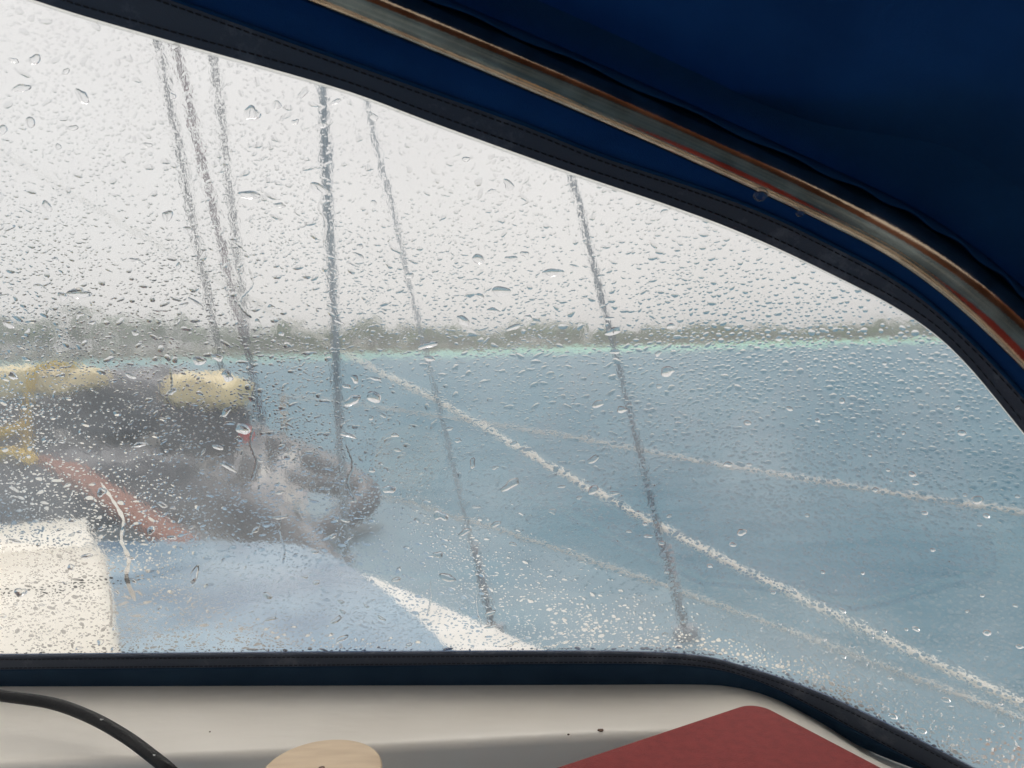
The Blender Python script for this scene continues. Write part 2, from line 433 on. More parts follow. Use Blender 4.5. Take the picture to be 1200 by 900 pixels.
# hatch garage on the coach roof
hp = [at_z(150, 800, ZR + .08)[:2], at_z(124, 640, ZR + .08)[:2]]
h1 = [tuple(hp[0]), tuple(hp[1]), (hp[1][0] - .75, hp[1][1] - .22), (hp[0][0] - .75, hp[0][1] - .22)]
prism('hatch_garage', h1, ZR + 0.014, ZR + 0.085, M['cream'], boat, 0.02, 3)
HS = at_z(118, 604, ZR + .085)[:2]
h2 = [(h1[1][0] - .02, h1[1][1] + .012), (HS[0] - .03, HS[1]), (h1[2][0], HS[1] - .22), (h1[2][0], h1[2][1] + .012)]
prism('hatch_stop', h2, ZR + 0.014, ZR + 0.083, M['cream'], boat, 0.01, 2)

# shelf inside the hood: cambered rim under the canvas, rounded step towards the cockpit
ctl = [(-700, 803, 0), (-300, 803, 0), (0, 803, 0), (400, 802, 0), (700, 801, 0), (800, 801, .001), (855, 804, .003), (906, 819, .010), (962, 850, .022), (1046, 900, .038)]
bp = [at_z(u, v, ZC - dz) - (0, 0, ZC) for u, v, dz in ctl]
bp = [bp[0] + np.array([-0.45, 0, 0])] + bp + [bp[-1] + np.array([.11, -.085, -.012]), bp[-1] + np.array([.24, -.21, -.02]), bp[-1] + np.array([.36, -.36, -.025])]
base3 = smooth_path(bp, 660)
base, DROP = base3[:, :2], -base3[:, 2]
e1, e2 = at_z(82, 892, ZC)[:2], at_z(778, 857, ZC)[:2]
ed = (e2 - e1) / np.linalg.norm(e2 - e1)
inner = smooth_path([(*p, 0) for p in (e1 - ed * 1.3, e1, (e1 + e2) / 2, e2 - ed * .03, e2 + ed * .03 + np.array([0, -.012]), e2 + np.array([.07, -.10]), e2 + np.array([.12, -.25]), e2 + np.array([.2, -.6]))], 120)[:, :2]
def resample(p, n):
    l = np.concatenate([[0], np.cumsum(np.linalg.norm(np.diff(p, axis=0), axis=1))]); q = np.linspace(0, l[-1], n)
    return np.stack([np.interp(q, l, p[:, k]) for k in range(p.shape[1])], 1)
NS = 140
bo = base3[::4][:NS * 2]; bo = resample(base3, NS)
# match the two rims by plan direction from a point well aft
org = np.array([-.2, -1.2])
ang = lambda p: np.arctan2(p[:, 0] - org[0], p[:, 1] - org[1])
ia = ang(inner); ba = ang(bo)
inn = np.stack([np.interp(ba, ia, inner[:, k]) for k in range(2)], 1)
V = []; Fc = []
RAD = .007
prof = [(1.0, None)]
for i in range(NS):
    b = bo[i]; q = inn[i]
    dirn = q - b[:2]; Ld = np.linalg.norm(dirn); dirn = dirn / Ld
    row = [(-.03, b[2] - .06), (-.03, b[2] - .002), (0, b[2])]
    for t in (.15, .3, .5, .75, .9): row.append((t * (Ld - RAD), b[2] * (1 - min(1, t * 1.6)) ** 2))
    for k in range(7):
        a = math.pi / 2 * k / 6; row.append((Ld - RAD + RAD * math.sin(a), -RAD + RAD * math.cos(a)))
    row.append((Ld + .002, -.125))
    for t, z in row: V.append((b[0] + dirn[0] * t, b[1] + dirn[1] * t, ZC + z))
NR = len(row)
for i in range(NS - 1):
    for k in range(NR - 1):
        a = i * NR + k; Fc.append((a, a + 1, a + NR + 1, a + NR))
mesh_obj('shelf', V, Fc, M['gel'], boat, True)
prism('bridge_deck', [(-1.5, .70), (.5, .62), (.75, -.9), (-1.5, -.9)], ZR - 0.12, ZR - 0.02, M['mahogany'], boat)

prism('hoop_reflector_board', [(-1.3, -1.02), (1.0, -1.02), (1.0, -.98), (-1.3, -.98)], ZR - .1, EYE[2] + .2, M['mahogany'], boat, .01, 2)  # added out of view behind the camera to give the hoop brown reflections

# rigging: each wire from its chainplate on deck up towards the masthead
def wire(name, foot_px, zf, top_px, ytop, r, mat, parent=boat, ztop=None):
    a = at_z(*foot_px, zf); b = at_y(*top_px, ytop)
    d = b - a; e = a + d * ((6.5 - a[2]) / d[2])
    o = tube(name, np.array([a, (a + e) / 2, e]), r, mat, parent, 8)
    return a
feet = []
feet.append(wire('shroud', (803, 748), ZD, (670, 205), 1.90, 0.006, M['rig']))
feet.append(wire('shroud', (578, 745), ZD, (430, 120), 1.88, 0.004, M['rigpale']))
feet.append(wire('shroud', (406, 660), ZD, (378, 105), 2.50, 0.0135, M['rigpale']))
feet.append(wire('shroud', (290, 585), ZD, (185, 45), 3.3, 0.010, M['rigdark']))
feet.append(wire('halyard', (318, 540), ZD, (205, 50), 3.9, 0.013, M['rigred']))
feet.append(wire('shroud', (305, 520), ZD, (250, 65), 4.2, 0.012, M['rigdark']))
for f in feet[:4]:
    cp = prism('chainplate', [(f[0] - .03, f[1] - .015), (f[0] + .03, f[1] - .015), (f[0] + .03, f[1] + .015), (f[0] - .03, f[1] + .015)], ZD + .001, ZD + .03, M['rig'], boat, .004, 2)
    tube('turnbuckle', np.array([f + (0, 0, .02), f + (-.02, 0, .12), f + (-.04, 0, .24)]), np.array([.007, .010, .007]), M['rig'], cp, 8)

# lifeline with stanchions on the gunwale
gw = lambda t: np.array([0.98 + (-0.86) * t, 1.44 + 1.36 * t, ZD])
lp = [gw(-1.3) + (0.1, 0, .42), gw(-.55) + (.02, 0, .415), gw(.0) + (0, 0, .405), gw(.5) + (0, 0, .405), gw(1.0) + (0, 0, .42), np.array([-.73, 3.9, ZD + .45]), np.array([-1.35, 4.55, ZD + .47])]
tube('lifeline', smooth_path(lp, 60), 0.005, M['wire'], boat, 8)
for p in (gw(-1.3), np.array([-1.35, 4.55, ZD])):
    tube('stanchion', np.array([p, p + (0, 0, .25), p + (0, 0, .47)]), .0125, M['steel'], boat, 10)

# white sheet led from the bow down to the side deck
rp_ = [at_y(-60, 135, 5.6), at_y(5, 178, 5.3), at_y(185, 287, 4.9), at_y(385, 403, 4.5), at_y(520, 474, 3.3), at_y(700, 578, 2.45), at_y(950, 707, 1.85), at_y(1200, 826, 1.50), at_y(1330, 890, 1.36)]
path = smooth_path(rp_, 160)
rr = np.interp(np.linspace(0, 1, len(path)), [0, .3, .45, 1], [.003, .006, .009, .0105])
o = tube('rope', path, rr, M['rope'], None, 10)
tag(o, 'thick white rope slanting down across the sea view to the side deck', 'rope')

# ------------------------------------------------------------------ gear lashed on the foredeck
def blob_tube(name, path, rad, mat, parent, seg=16, squash=1.0):
    o = tube(name, path, rad, mat, None, seg, squash); adopt(o, parent); return o
dl = at_z(300, 640, ZD)
ding = empty('inflatable_dinghy', tuple(dl))
tag(ding, 'dark grey inflatable dinghy lying on the foredeck', 'dinghy')
b0 = at_y(428, 580, 3.2)
near = smooth_path([at_y(398, 672, 2.35), at_y(372, 648, 2.5), at_y(325, 618, 2.7), at_y(240, 588, 2.9), at_y(120, 562, 3.05), at_y(10, 548, 3.1)], 50)
blob_tube('side_tube', near, np.interp(np.linspace(0, 1, len(near)), [0, .2, .4, 1], [.03, .05, .09, .13]), M['hypalon'], ding)
far = smooth_path([at_y(352, 632, 2.75), at_y(405, 605, 3.0), b0, at_y(385, 555, 3.35), at_y(310, 528, 3.45), at_y(200, 500, 3.5), at_y(60, 490, 3.5)], 54)
blob_tube('side_tube', far, np.interp(np.linspace(0, 1, len(far)), [0, .15, .3, .6, 1], [.03, .05, .06, .09, .15]), M['hypalon'], ding)
# slack pale floor between the tubes, with folds
V = []; Fc = []
fa = smooth_path([at_y(372, 572, 3.2), at_y(310, 540, 3.4), at_y(200, 510, 3.45), at_y(60, 500, 3.45)], 40)
nn = 40
ne = resample(near[14:], nn); fa = resample(fa, nn)
for i in range(nn):
    for k in range(9):
        t = k / 8
        p = ne[i] * (1 - t) + fa[i] * t
        V.append(p + np.array([0, 0, .06 + .06 * math.sin(i * .9 + k * .5) + .04 * math.sin(i * 2.1 - k)]))
for i in range(nn - 1):
    for k in range(8):
        a = i * 9 + k; Fc.append((a, a + 9, a + 10, a + 1))
adopt(mesh_obj('floor_fabric', V, Fc, M['palegrey'], None, True), ding)
near, far = ne, fa
for t in (.3, .55, .8):
    i = int(t * (nn - 1)); a = near[i] + (0, -.02, .12); b = far[i] + (0, 0, .14)
    blob_tube('lashing_strap', smooth_path([a, (a + b) / 2 + (0, 0, .07), b], 10), .012, M['palegrey'], ding, 6)

def pillow(name, c, half, mat, parent, p=4.0, rz=0.0, tilt=0.0, seg=44, rings=22):
    """superellipsoid bundle"""
    V = []; Fc = []
    sgn = lambda x, e: math.copysign(abs(x) ** e, x)
    for i in range(rings + 1):
        ph = -math.pi / 2 + math.pi * i / rings
        for k in range(seg):
            th = 2 * math.pi * k / seg
            x = half[0] * sgn(math.cos(ph), 2 / p) * sgn(math.cos(th), 2 / p)
            y = half[1] * sgn(math.cos(ph), 2 / p) * sgn(math.sin(th), 2 / p)
            z = half[2] * sgn(math.sin(ph), 2 / p)
            w = 1 + .04 * math.sin(5 * th + 3 * ph) + .03 * math.sin(9 * th - 2 * ph)
            w += .16 * mnoise.noise((x * 14 + c[0] * 9, y * 14, z * 14)) + .08 * mnoise.noise((x * 38, y * 38 + c[0] * 5, z * 38))
            x, y, z = x * w, y * w, z * w
            z += x * math.tan(tilt)
            V.append((c[0] + x * math.cos(rz) - y * math.sin(rz), c[1] + x * math.sin(rz) + y * math.cos(rz), c[2] + z))
    for i in range(rings):
        for k in range(seg):
            k2 = (k + 1) % seg
            Fc.append((i * seg + k, i * seg + k2, (i + 1) * seg + k2, (i + 1) * seg + k))
    o = mesh_obj(name, V, Fc, mat, None, True)
    if parent is not None: adopt(o, parent)
    return o
# outboard / covered bundle
ob = empty('outboard_motor', tuple(at_y(243, 560, 3.1)))
tag(ob, 'dark outboard motor with a cream top cowl, lying on the dinghy', 'outboard motor')
pillow('engine_block', at_y(240, 500, 3.1), (.165, .13, .125), M['hypalon'], ob, 3.5, .1)
pillow('cowl', at_y(243, 459, 3.1), (.155, .135, .075), M['cover'], ob, 3.0, .1, -.10)
pillow('fuel_cap', at_y(288, 510, 2.95), (.022, .022, .03), M['redspot'], ob, 2.5)
blob_tube('leg', smooth_path([at_y(262, 540, 3.05), at_y(330, 560, 3.1), at_y(415, 572, 3.15)], 20), np.linspace(.06, .03, 21), M['hypalon'], ob, 10)
# grey bundle with a flat top
pillow_o = pillow('sail_bag', at_y(150, 470, 3.15), (.27, .16, .13), M['midgrey'], None, 3.5, .05)
tag(pillow_o, 'grey slumped sail bag beside the cream-topped motor', 'bag')
pillow_o = pillow('canvas_bag', at_y(100, 572, 2.5), (.34, .16, .12), M['hypalon'], None, 3.0, .05)
tag(pillow_o, 'dark canvas bag in front of the grey sail bag', 'bag')
# lifebuoy with yellow straps
lb = empty('life_raft', tuple(at_y(30, 520, 2.6)))
tag(lb, 'cream life raft case with yellow webbing on the foredeck', 'life raft')
pillow('case', at_y(-5, 447, 2.75), (.33, .16, .05), M['cover'], lb, 5.0, .02)
pillow('lower_case', at_y(-15, 500, 2.75), (.18, .15, .09), M['midgrey'], lb, 5.0, .02)
st = smooth_path([at_y(92, 429, 2.62), at_y(60, 428, 2.6), at_y(40, 436, 2.58), at_y(33, 470, 2.57), at_y(31, 510, 2.57), at_y(28, 540, 2.57), at_y(-30, 545, 2.57)], 40)
blob_tube('strap', st, .019, M['yellow'], lb, 8, .5)
blob_tube('strap', smooth_path([at_y(-20, 520, 2.56), at_y(5, 508, 2.56), at_y(30, 500, 2.56)], 10), .03, M['yellow'], lb, 8, .5)
blob_tube('strap', smooth_path([at_y(-20, 538, 2.4), at_y(20, 530, 2.4), at_y(44, 545, 2.4)], 10), .022, M['yellow'], lb, 8, .6)
# wooden board sliding down beside the hatch
p0, p1 = at_y(60, 538, 2.42), at_y(218, 640, 1.95)
d = (p1 - p0); d /= np.linalg.norm(d); side = np.array([d[1], -d[0], 0]); side /= np.linalg.norm(side)
V = []
for p in (p0, p1):
    for s_, z in ((-.038, -.012), (.038, -.012), (.038, .012), (-.038, .012)): V.append(p + side * s_ + np.array([0, 0, z]))
o = mesh_obj('wooden_plank', V, [(0, 1, 2, 3), (7, 6, 5, 4), (0, 4, 5, 1), (1, 5, 6, 2), (2, 6, 7, 3), (3, 7, 4, 0)], M['teak'])
tag(o, 'red brown wooden plank leaning from the dark bags down to the coach roof', 'plank')

# ------------------------------------------------------------------ the spray hood (general cylinder over the base curve)
LEAN = np.array([-0.08, -0.45])          # sideways / aft shift for each metre of height
seg_d = np.diff(base, axis=0); seg_l = np.linalg.norm(seg_d, axis=1)
S_ = np.concatenate([[0], np.cumsum(seg_l)])
tan_ = np.gradient(base, axis=0); tan_ /= np.linalg.norm(tan_, axis=1)[:, None]
def bpos(s): return np.array([np.interp(s, S_, base[:, 0]), np.interp(s, S_, base[:, 1])])
def btan(s):
    t = np.array([np.interp(s, S_, tan_[:, 0]), np.interp(s, S_, tan_[:, 1])]); return t / np.linalg.norm(t)
def frame(s):
    t = btan(s); T = np.array([t[0], t[1], 0.0])
    Wv = np.array([LEAN[0], LEAN[1], 1.0]); Wo = Wv - np.dot(Wv, T) * T; Wo /= np.linalg.norm(Wo)
    Nn = np.cross(T, Wo)                  # inwards or outwards, fixed below
    if Nn[0] * (-t[1]) + Nn[1] * t[0] < 0: Nn = -Nn
    return T, Wo, Nn                      # Nn points outwards (left of the running direction is outside)
def hood(s, h, off=0.0):
    """off > 0 is towards the inside"""
    p = bpos(s) + LEAN * h
    return np.array([p[0], p[1], ZC + h]) - off * frame(s)[2]
def sdist(x, y):
    dx = base[:, 0] - x; dy = base[:, 1] - y
    i = int(np.argmin(dx * dx + dy * dy))
    t = tan_[i]
    return -(x - base[i, 0]) * t[1] + (y - base[i, 1]) * t[0], S_[i] + (x - base[i, 0]) * t[0] + (y - base[i, 1]) * t[1]
def hit(u, v, off=0.0):
    d = ray(u, v)
    def f(t):
        p = EYE + d * t; h = p[2] - ZC
        return sdist(p[0] - LEAN[0] * h, p[1] - LEAN[1] * h)
    lo = None
    prev = 0.1
    for t in np.linspace(0.1, 1.6, 60):
        if f(t)[0] > -off: lo, hi = prev, t; break
        prev = t
    if lo is None: return None
    for _ in range(24):
        mid = (lo + hi) / 2
        if f(mid)[0] > -off: hi = mid
        else: lo = mid
    p = EYE + d * lo
    return f(lo)[1], p[2] - ZC, p
def line_fn(px, n=140):
    pth = smooth_path([(*p, 0) for p in px], n)[:, :2]
    sh = [hit(u, v) for u, v in pth]
    sh = [(a[0], a[1]) for a in sh if a is not None]
    s = np.array([a[0] for a in sh]); h = np.array([a[1] for a in sh])
    keep = [0]
    for i in range(1, len(s)):
        if s[i] > s[keep[-1]] + 1e-4: keep.append(i)
    s, h = s[keep], h[keep]
    q = np.linspace(s[0], s[-1], 400); hq = np.interp(q, s, h)
    for _ in range(40): hq[1:-1] = .5 * hq[1:-1] + .25 * (hq[:-2] + hq[2:])
    s, h = q, hq
    return (lambda x: np.interp(x, s, h)), s[0], s[-1]
top_px = [(-700, -270), (-300, -132), (-120, -62), (43, 0), (187, 43), (400, 103), (500, 140), (667, 200), (800, 245), (900, 284), (1000, 331), (1047, 355), (1084, 378), (1114, 402), (1145, 436), (1174, 472), (1200, 505), (1250, 565), (1300, 640)]
seam_px = [(-700, -335), (-300, -188), (-100, -108), (207, 0), (300, 33), (460, 90), (620, 147), (700, 180), (800, 213), (900, 249), (1000, 297), (1042, 319), (1084, 347), (1121, 379), (1160, 418), (1200, 461), (1250, 522), (1310, 610)]
bot_px = [(-700, 768), (-300, 767), (0, 766), (400, 763), (700, 762), (780, 764), (825, 767), (867, 779), (944, 804), (1022, 838), (1143, 900), (1260, 962)]
bseam_px = [(-700, 786), (-300, 785), (0, 783), (400, 779), (700, 776), (800, 778), (847, 784), (906, 804), (983, 843), (1090, 899), (1230, 975)]
tube_px = [(-700, -450), (-300, -290), (-60, -190), (175, -100), (360, -30), (510, 32), (680, 103), (870, 187), (1000, 247), (1068, 282), (1140, 335), (1200, 390), (1290, 483), (1350, 545)]
top, s0, s1 = line_fn(top_px); seam, _, s1b = line_fn(seam_px)
bot, _, s2 = line_fn(bot_px); bseam, _, s2b = line_fn(bseam_px)
tubeh, _, s3 = line_fn(tube_px)
print('s ranges', s0, s1, s1b, s2, s2b, s3, S_[-1])
SMIN = max(s0, 0.02); SMAX = min(s1, s2, s1b, s2b, s3)
ss = np.linspace(SMIN, SMAX, 300)

spray = empty('spray_hood', tuple(hood((SMIN + SMAX) / 2, 0)))
tag(spray, 'navy canvas spray hood with a rain-covered clear vinyl window and steel hoop', 'spray hood')

def sheet(name, lo, hi, o1, o2, mat, rows=4, mats=None, sarr=ss):
    """closed solid strip of the hood surface between two height curves; o1 outer and o2 inner offset"""
    V = []; n = len(sarr)
    for off in (o1, o2):
        for s in sarr:
            a, b = lo(s), hi(s)
            fr = frame(s)[2]
            bpz = bpos(s)
            for k in range(rows + 1):
                h = a + (b - a) * k / rows
                V.append((bpz[0] + LEAN[0] * h - off * fr[0], bpz[1] + LEAN[1] * h - off * fr[1], ZC + h - off * fr[2]))
    Fc = []; mi = []; rw = rows + 1; base_i = n * rw
    for i in range(n - 1):
        for k in range(rows):
            a = i * rw + k
            Fc.append((a, a + 1, a + rw + 1, a + rw)); mi.append(0)
            Fc.append((base_i + a, base_i + a + rw, base_i + a + rw + 1, base_i + a + 1)); mi.append(1)
        for k in (0, rows):
            a = i * rw + k; f = (a, a + rw, base_i + a + rw, base_i + a)
            Fc.append(f if k == 0 else f[::-1]); mi.append(1)
    for i in (0, n - 1):
        for k in range(rows):
            a = i * rw + k; f = (a, base_i + a, base_i + a + 1, a + 1)
            Fc.append(f if i == 0 else f[::-1]); mi.append(1)
    o = mesh_obj(name, V, Fc, mats or mat, None, True)
    bm = bmesh.new(); bm.from_mesh(o.data); bmesh.ops.recalc_face_normals(bm, faces=bm.faces); bm.to_mesh(o.data); bm.free()
    if mats: o.data.polygons.foreach_set('material_index', mi)
    o.data.set_sharp_from_angle(angle=math.radians(45))
    adopt(o, spray)
    return o
OUT0 = 0.0
S_TURN = hit(850, 400)[0]
pane = sheet('window_pane', lambda s: bot(s) - .006, lambda s: top(s) + .006, OUT0, .0009, None, 30, [M['vinyl_out'], M['vinyl_in']])
pane['label'] = 'clear vinyl window covered with raindrops'
wb1 = sheet('window_border', top, lambda s: seam(s) + .001, .0011, .0032, M['tape'], 3)
wb2 = sheet('window_border', lambda s: bseam(s) - .001, bot, .0011, .0032, M['tape'], 2)
sheet('outer_border', lambda s: top(s) + .002, lambda s: seam(s) + .001, -.0026, -.0004, M['navy'], 3)
sheet('outer_border', lambda s: bseam(s) - .001, lambda s: bot(s) - .002, -.0026, -.0004, M['navy'], 2)
sheet('front_panel', lambda s: seam(s) - .004, lambda s: tubeh(s) + .034 + .075 * float(np.clip((s - S_TURN) / .12, 0, 1)), -.0003, .0010 + .0009, M['navy'], 6)
sheet('skirt', lambda s: .0008 - np.interp(s, S_, DROP), lambda s: bseam(s) + .003, -.0003, .0024, M['skirt'], 4)
ce = sheet('edge_glow_strip', lambda s: top(s) - .0022, lambda s: top(s) + .0018, -.0009, -.0002, M['edge'], 1)  # white strip painting the bright glow along the top of the pane
ce.parent = pane; ce.matrix_parent_inverse = Matrix.Identity(4)
# piping ridges either side of the lower band and a hem along the seams
def ridge(name, fn, dh, off, r, mat):
    o = tube(name, np.array([hood(s, fn(s) + dh, off) for s in ss]), r, mat, None, 6); adopt(o, spray); return o
ridge('seam_ridge', bseam, .0005, .0034, .0013, M['skirt'])
ridge('seam_ridge', seam, .0005, .0033, .0012, M['navy'])
ridge('hem', bot, -.001, .0031, .0010, M['tape'])

def stitches(fn, dh, par):
    V = []; Fc = []
    L_ = SMIN
    while L_ < SMAX - .004:
        a = hood(L_, fn(L_) + dh, .0036); b = hood(L_ + .0028, fn(L_ + .0028) + dh, .0036)
        T, Wo, Nn = frame(L_)
        i = len(V)
        for p in (a, b):
            for q in (Wo * .0005, -Nn * .0006, -Wo * .0005, Nn * .0004): V.append(p + q)
        Fc += [(i, i + 1, i + 5, i + 4), (i + 1, i + 2, i + 6, i + 5), (i + 2, i + 3, i + 7, i + 6), (i + 3, i, i + 4, i + 7), (i, i + 3, i + 2, i + 1), (i + 4, i + 5, i + 6, i + 7)]
        L_ += .0042
    o = mesh_obj('stitching', V, Fc, M['thread'], par); o['kind'] = 'stuff'
stitches(seam, -.003, wb1); stitches(top, .005, wb1); stitches(bseam, .0035, wb2); stitches(bot, -.003, wb2)

# steel hoop: lies against the inside of the hood
RT = 0.0130
tp = [hit(u, v, RT + .004) for u, v in smooth_path([(*p, 0) for p in tube_px], 150)[:, :2]]
tpath = np.array([a[2] for a in tp if a is not None])
for _ in range(60):
    tpath[1:-1] = tpath[1:-1] * .5 + (tpath[:-2] + tpath[2:]) * .25
o = tube('hoop', tpath, RT, M['steel'], None, 28); adopt(o, spray); o['label'] = 'polished stainless steel hoop tube'
# roof canvas from over the hoop back across the cockpit, with a hem pocket round the hoop
V = []; rows = 26; n = len(tpath)
Tn = np.gradient(tpath, axis=0); Tn /= np.linalg.norm(Tn, axis=1)[:, None]
for i in range(n):
    c = tpath[i]
    fr = frame(min(max(sdist(c[0] - LEAN[0] * (c[2] - ZC), c[1] - LEAN[1] * (c[2] - ZC))[1], .03), S_[-1]))
    upv = np.cross(Tn[i], np.array([0, 1.0, 0])); upv = -upv if upv[2] < 0 else upv
    upv = upv / np.linalg.norm(upv)
    start = c + upv * (RT + .006) + fr[2] * .018 + np.array([LEAN[0], LEAN[1], 1]) * .008
    x = i / (n - 1)
    end = start + np.array([0.10 + .22 * x, -1.35 + .12 * x, 0.15 - .12 * x])
    for k in range(rows + 1):
        t = (k / rows) ** 1.6
        p = start * (1 - t) + end * t
        p = p + upv * .05 * math.sin(math.pi * t) + upv * .0025 * math.sin(i * .35 + k * .5) * min(1, 6 * t)
        V.append(p)
Fc = []
for i in range(n - 1):
    for k in range(rows):
        a = i * (rows + 1) + k; Fc.append((a, a + rows + 1, a + rows + 2, a + 1))
o = mesh_obj('roof_panel', V, Fc, M['navy'], None, True); adopt(o, spray)
sm = o.modifiers.new('thickness', 'SOLIDIFY'); sm.thickness = .0015; sm.offset = 1
# wavy pocket hem hanging just behind the hoop
V = []
for i in range(n):
    for k in range(5):
        a = V0 = None
        p = np.array(tpath[i])
        upv = np.cross(Tn[i], np.array([0, 1.0, 0])); upv = -upv if upv[2] < 0 else upv; upv /= np.linalg.norm(upv)
        th = math.radians(-5 + 62 * k / 4)
        aft = np.cross(upv, Tn[i]); aft = -aft if aft[1] > 0 else aft
        rad = RT + .0025 + .0012 * math.sin(i * .8) * (k == 4)
        V.append(p + rad * (math.cos(th) * upv + math.sin(th) * aft))
Fc = [(i * 5 + k, (i + 1) * 5 + k, (i + 1) * 5 + k + 1, i * 5 + k + 1) for i in range(n - 1) for k in range(4)]
o = mesh_obj('hoop_pocket', V, Fc, M['navy'], None, True); adopt(o, spray)
sm = o.modifiers.new('thickness', 'SOLIDIFY'); sm.thickness = .0012; sm.offset = 0

# ------------------------------------------------------------------ raindrops
def drop_geo(r, nseg, nring, irr, stretch, ang, hr, sag):
    """local a (along), b (up the slope), c (outwards); flat foot at c = 0"""
    th = np.linspace(0, 2 * np.pi, nseg, endpoint=False)
    k = np.ones(nseg)
    for f in (2, 3, 4, 5):
        k += irr / (f - .8) * rng.uniform(-1, 1) * np.cos(f * th + rng.uniform(0, 6.28))
    ox, oy = r * k * np.cos(th) * stretch, r * k * np.sin(th) / stretch ** .6
    ca, sa = math.cos(ang), math.sin(ang)
    ox, oy = ox * ca - oy * sa, ox * sa + oy * ca
    V = []; Fc = []
    H = r * hr
    for i in range(nring):
        rho = 1 - i / nring
        z = H * (1 - rho ** 2.2) ** .75
        for j in range(nseg): V.append((ox[j] * rho, oy[j] * rho - sag * r * (1 - rho ** 2) * .5, z))
    V.append((0, -sag * r * .5, H)); topi = len(V) - 1
    for i in range(nring - 1):
        for j in range(nseg):
            j2 = (j + 1) % nseg
            Fc.append((i * nseg + j, i * nseg + j2, (i + 1) * nseg + j2, (i + 1) * nseg + j))
    for j in range(nseg): Fc.append(((nring - 1) * nseg + j, (nring - 1) * nseg + (j + 1) % nseg, topi))
    b = len(V)
    for j in range(nseg): V.append((ox[j], oy[j], 0))
    Fc.append(tuple(b + j for j in range(nseg - 1, -1, -1)))
    return np.array(V), Fc

def dens(s, h):
    return max(.3, .6 + .8 * mnoise.noise((s * 16, h * 16, 3.1)) + .6 * mnoise.noise((s * 55, h * 40, 7.7)))
GAP = 0.00006
placed = {}
CELL = 0.008
def free(s, h, r):
    ci, cj = int(s / CELL), int(h / CELL)
    for i in (ci - 1, ci, ci + 1):
        for j in (cj - 1, cj, cj + 1):
            for (a, b, q) in placed.get((i, j), ()):
                if (a - s) ** 2 + (b - h) ** 2 < (q + r) ** 2: return False
    return True
def put(s, h, r): placed.setdefault((int(s / CELL), int(h / CELL)), []).append((s, h, r))
def sample_spot(r):
    for _ in range(400):
        s = rng.uniform(SMIN + .01, SMAX - .01)
        lo, hi = bot(s) + r, top(s) - r
        h = rng.uniform(-.02, .62)
        if lo < h < hi and free(s, h, r): return s, h
    return None
def style(s):
    """0 = wind-smeared drops of the flat panel, 1 = round beads of the curved side"""
    return float(np.clip((s - S_RND) / .18, 0, 1))
S_RND = hit(640, 500)[0]
def world_geo(s, h, V):
    T, Wo, Nn = frame(s); P = hood(s, h, OUT0) + Nn * GAP
    return P + V[:, :1] * T + V[:, 1:2] * Wo + V[:, 2:3] * Nn
vis_lo, vis_hi = hit(-15, 764)[0], SMAX
def mk(r, nseg, nring, s, h=0.0):
    q = style(s)
    hrm = 1 + q * float(np.clip((.30 - h) / .22, -.3, 1)) * .95
    irr = .34 * (1 - q) + .14 * q
    stretch = rng.uniform(1.0, 1.9) * (1 - q) + rng.uniform(.95, 1.25) * q
    ang = rng.normal(0.15, .45)
    return drop_geo(r, nseg, nring, irr, stretch, ang, rng.uniform(.34, .55) * hrm, rng.uniform(.1, .5))
# the biggest drops, each its own thing
count = 0
while count < 290:
    s = rng.uniform(vis_lo, vis_hi); h = rng.uniform(-.02, .6)
    r = float(np.clip(.0021 * rng.lognormal(0.2, .34), .0019, .0050)) * (1 - .3 * style(s))
    if rng.uniform() > dens(s, h) + .25: continue
    if not (bot(s) + r < h < top(s) - r) or not free(s, h, r * 1.5): continue
    put(s, h, r * 1.3); count += 1
    V, Fc = mk(r, 20, 6, s, h)
    o = mesh_obj('water_drop', V, Fc, M['water'], None, True)
    T, Wo, Nn = frame(s); P = hood(s, h, OUT0) + Nn * GAP
    mw = Matrix.Identity(4)
    for q in range(3): mw[q][0], mw[q][1], mw[q][2], mw[q][3] = T[q], Wo[q], Nn[q], P[q]
    o.matrix_world = mw
    tag(o, 'large clear raindrop clinging to the vinyl window', 'raindrop', 'large raindrops on the window')
# rivulets
def rivulet(px, w):
    sh = np.array([hit(u, v)[:2] for u, v in px])
    pts = smooth_path([(*p, 0) for p in sh], 44)[:, :2]
    n = len(pts); V = []
    pts = pts + np.cumsum(rng.normal(0, .00022, (n, 2)), axis=0) * (1, .2)
    m_ = 7
    for i, (a_, b_) in enumerate(pts):
        ww = w * (.4 + .4 * math.sin(i * .9 + rng.uniform(0, 1)) ** 2 + .35 * (i / n) ** 2) * min(1, (i + .6) / 3, (n - i - .4) / 1.6)
        T, Wo, Nn = frame(a_); P = hood(a_, b_, OUT0) + Nn * GAP
        for k in range(m_):
            q = -1 + 2 * k / (m_ - 1)
            V.append(P + T * ww * q + Nn * ww * .55 * (1 - q * q) ** .8)
        V.append(P - T * ww); V.append(P + T * ww)
        put(a_, b_, w * .8)
    st_ = m_ + 2; Fc = []
    for i in range(n - 1):
        for k in range(m_ - 1):
            A = i * st_ + k; Fc.append((A, A + st_, A + st_ + 1, A + 1))
        A = i * st_ + m_; Fc.append((A, A + 1, A + st_ + 1, A + st_))
    return mesh_obj('water_trickle', V, Fc, M['water'], None, True)
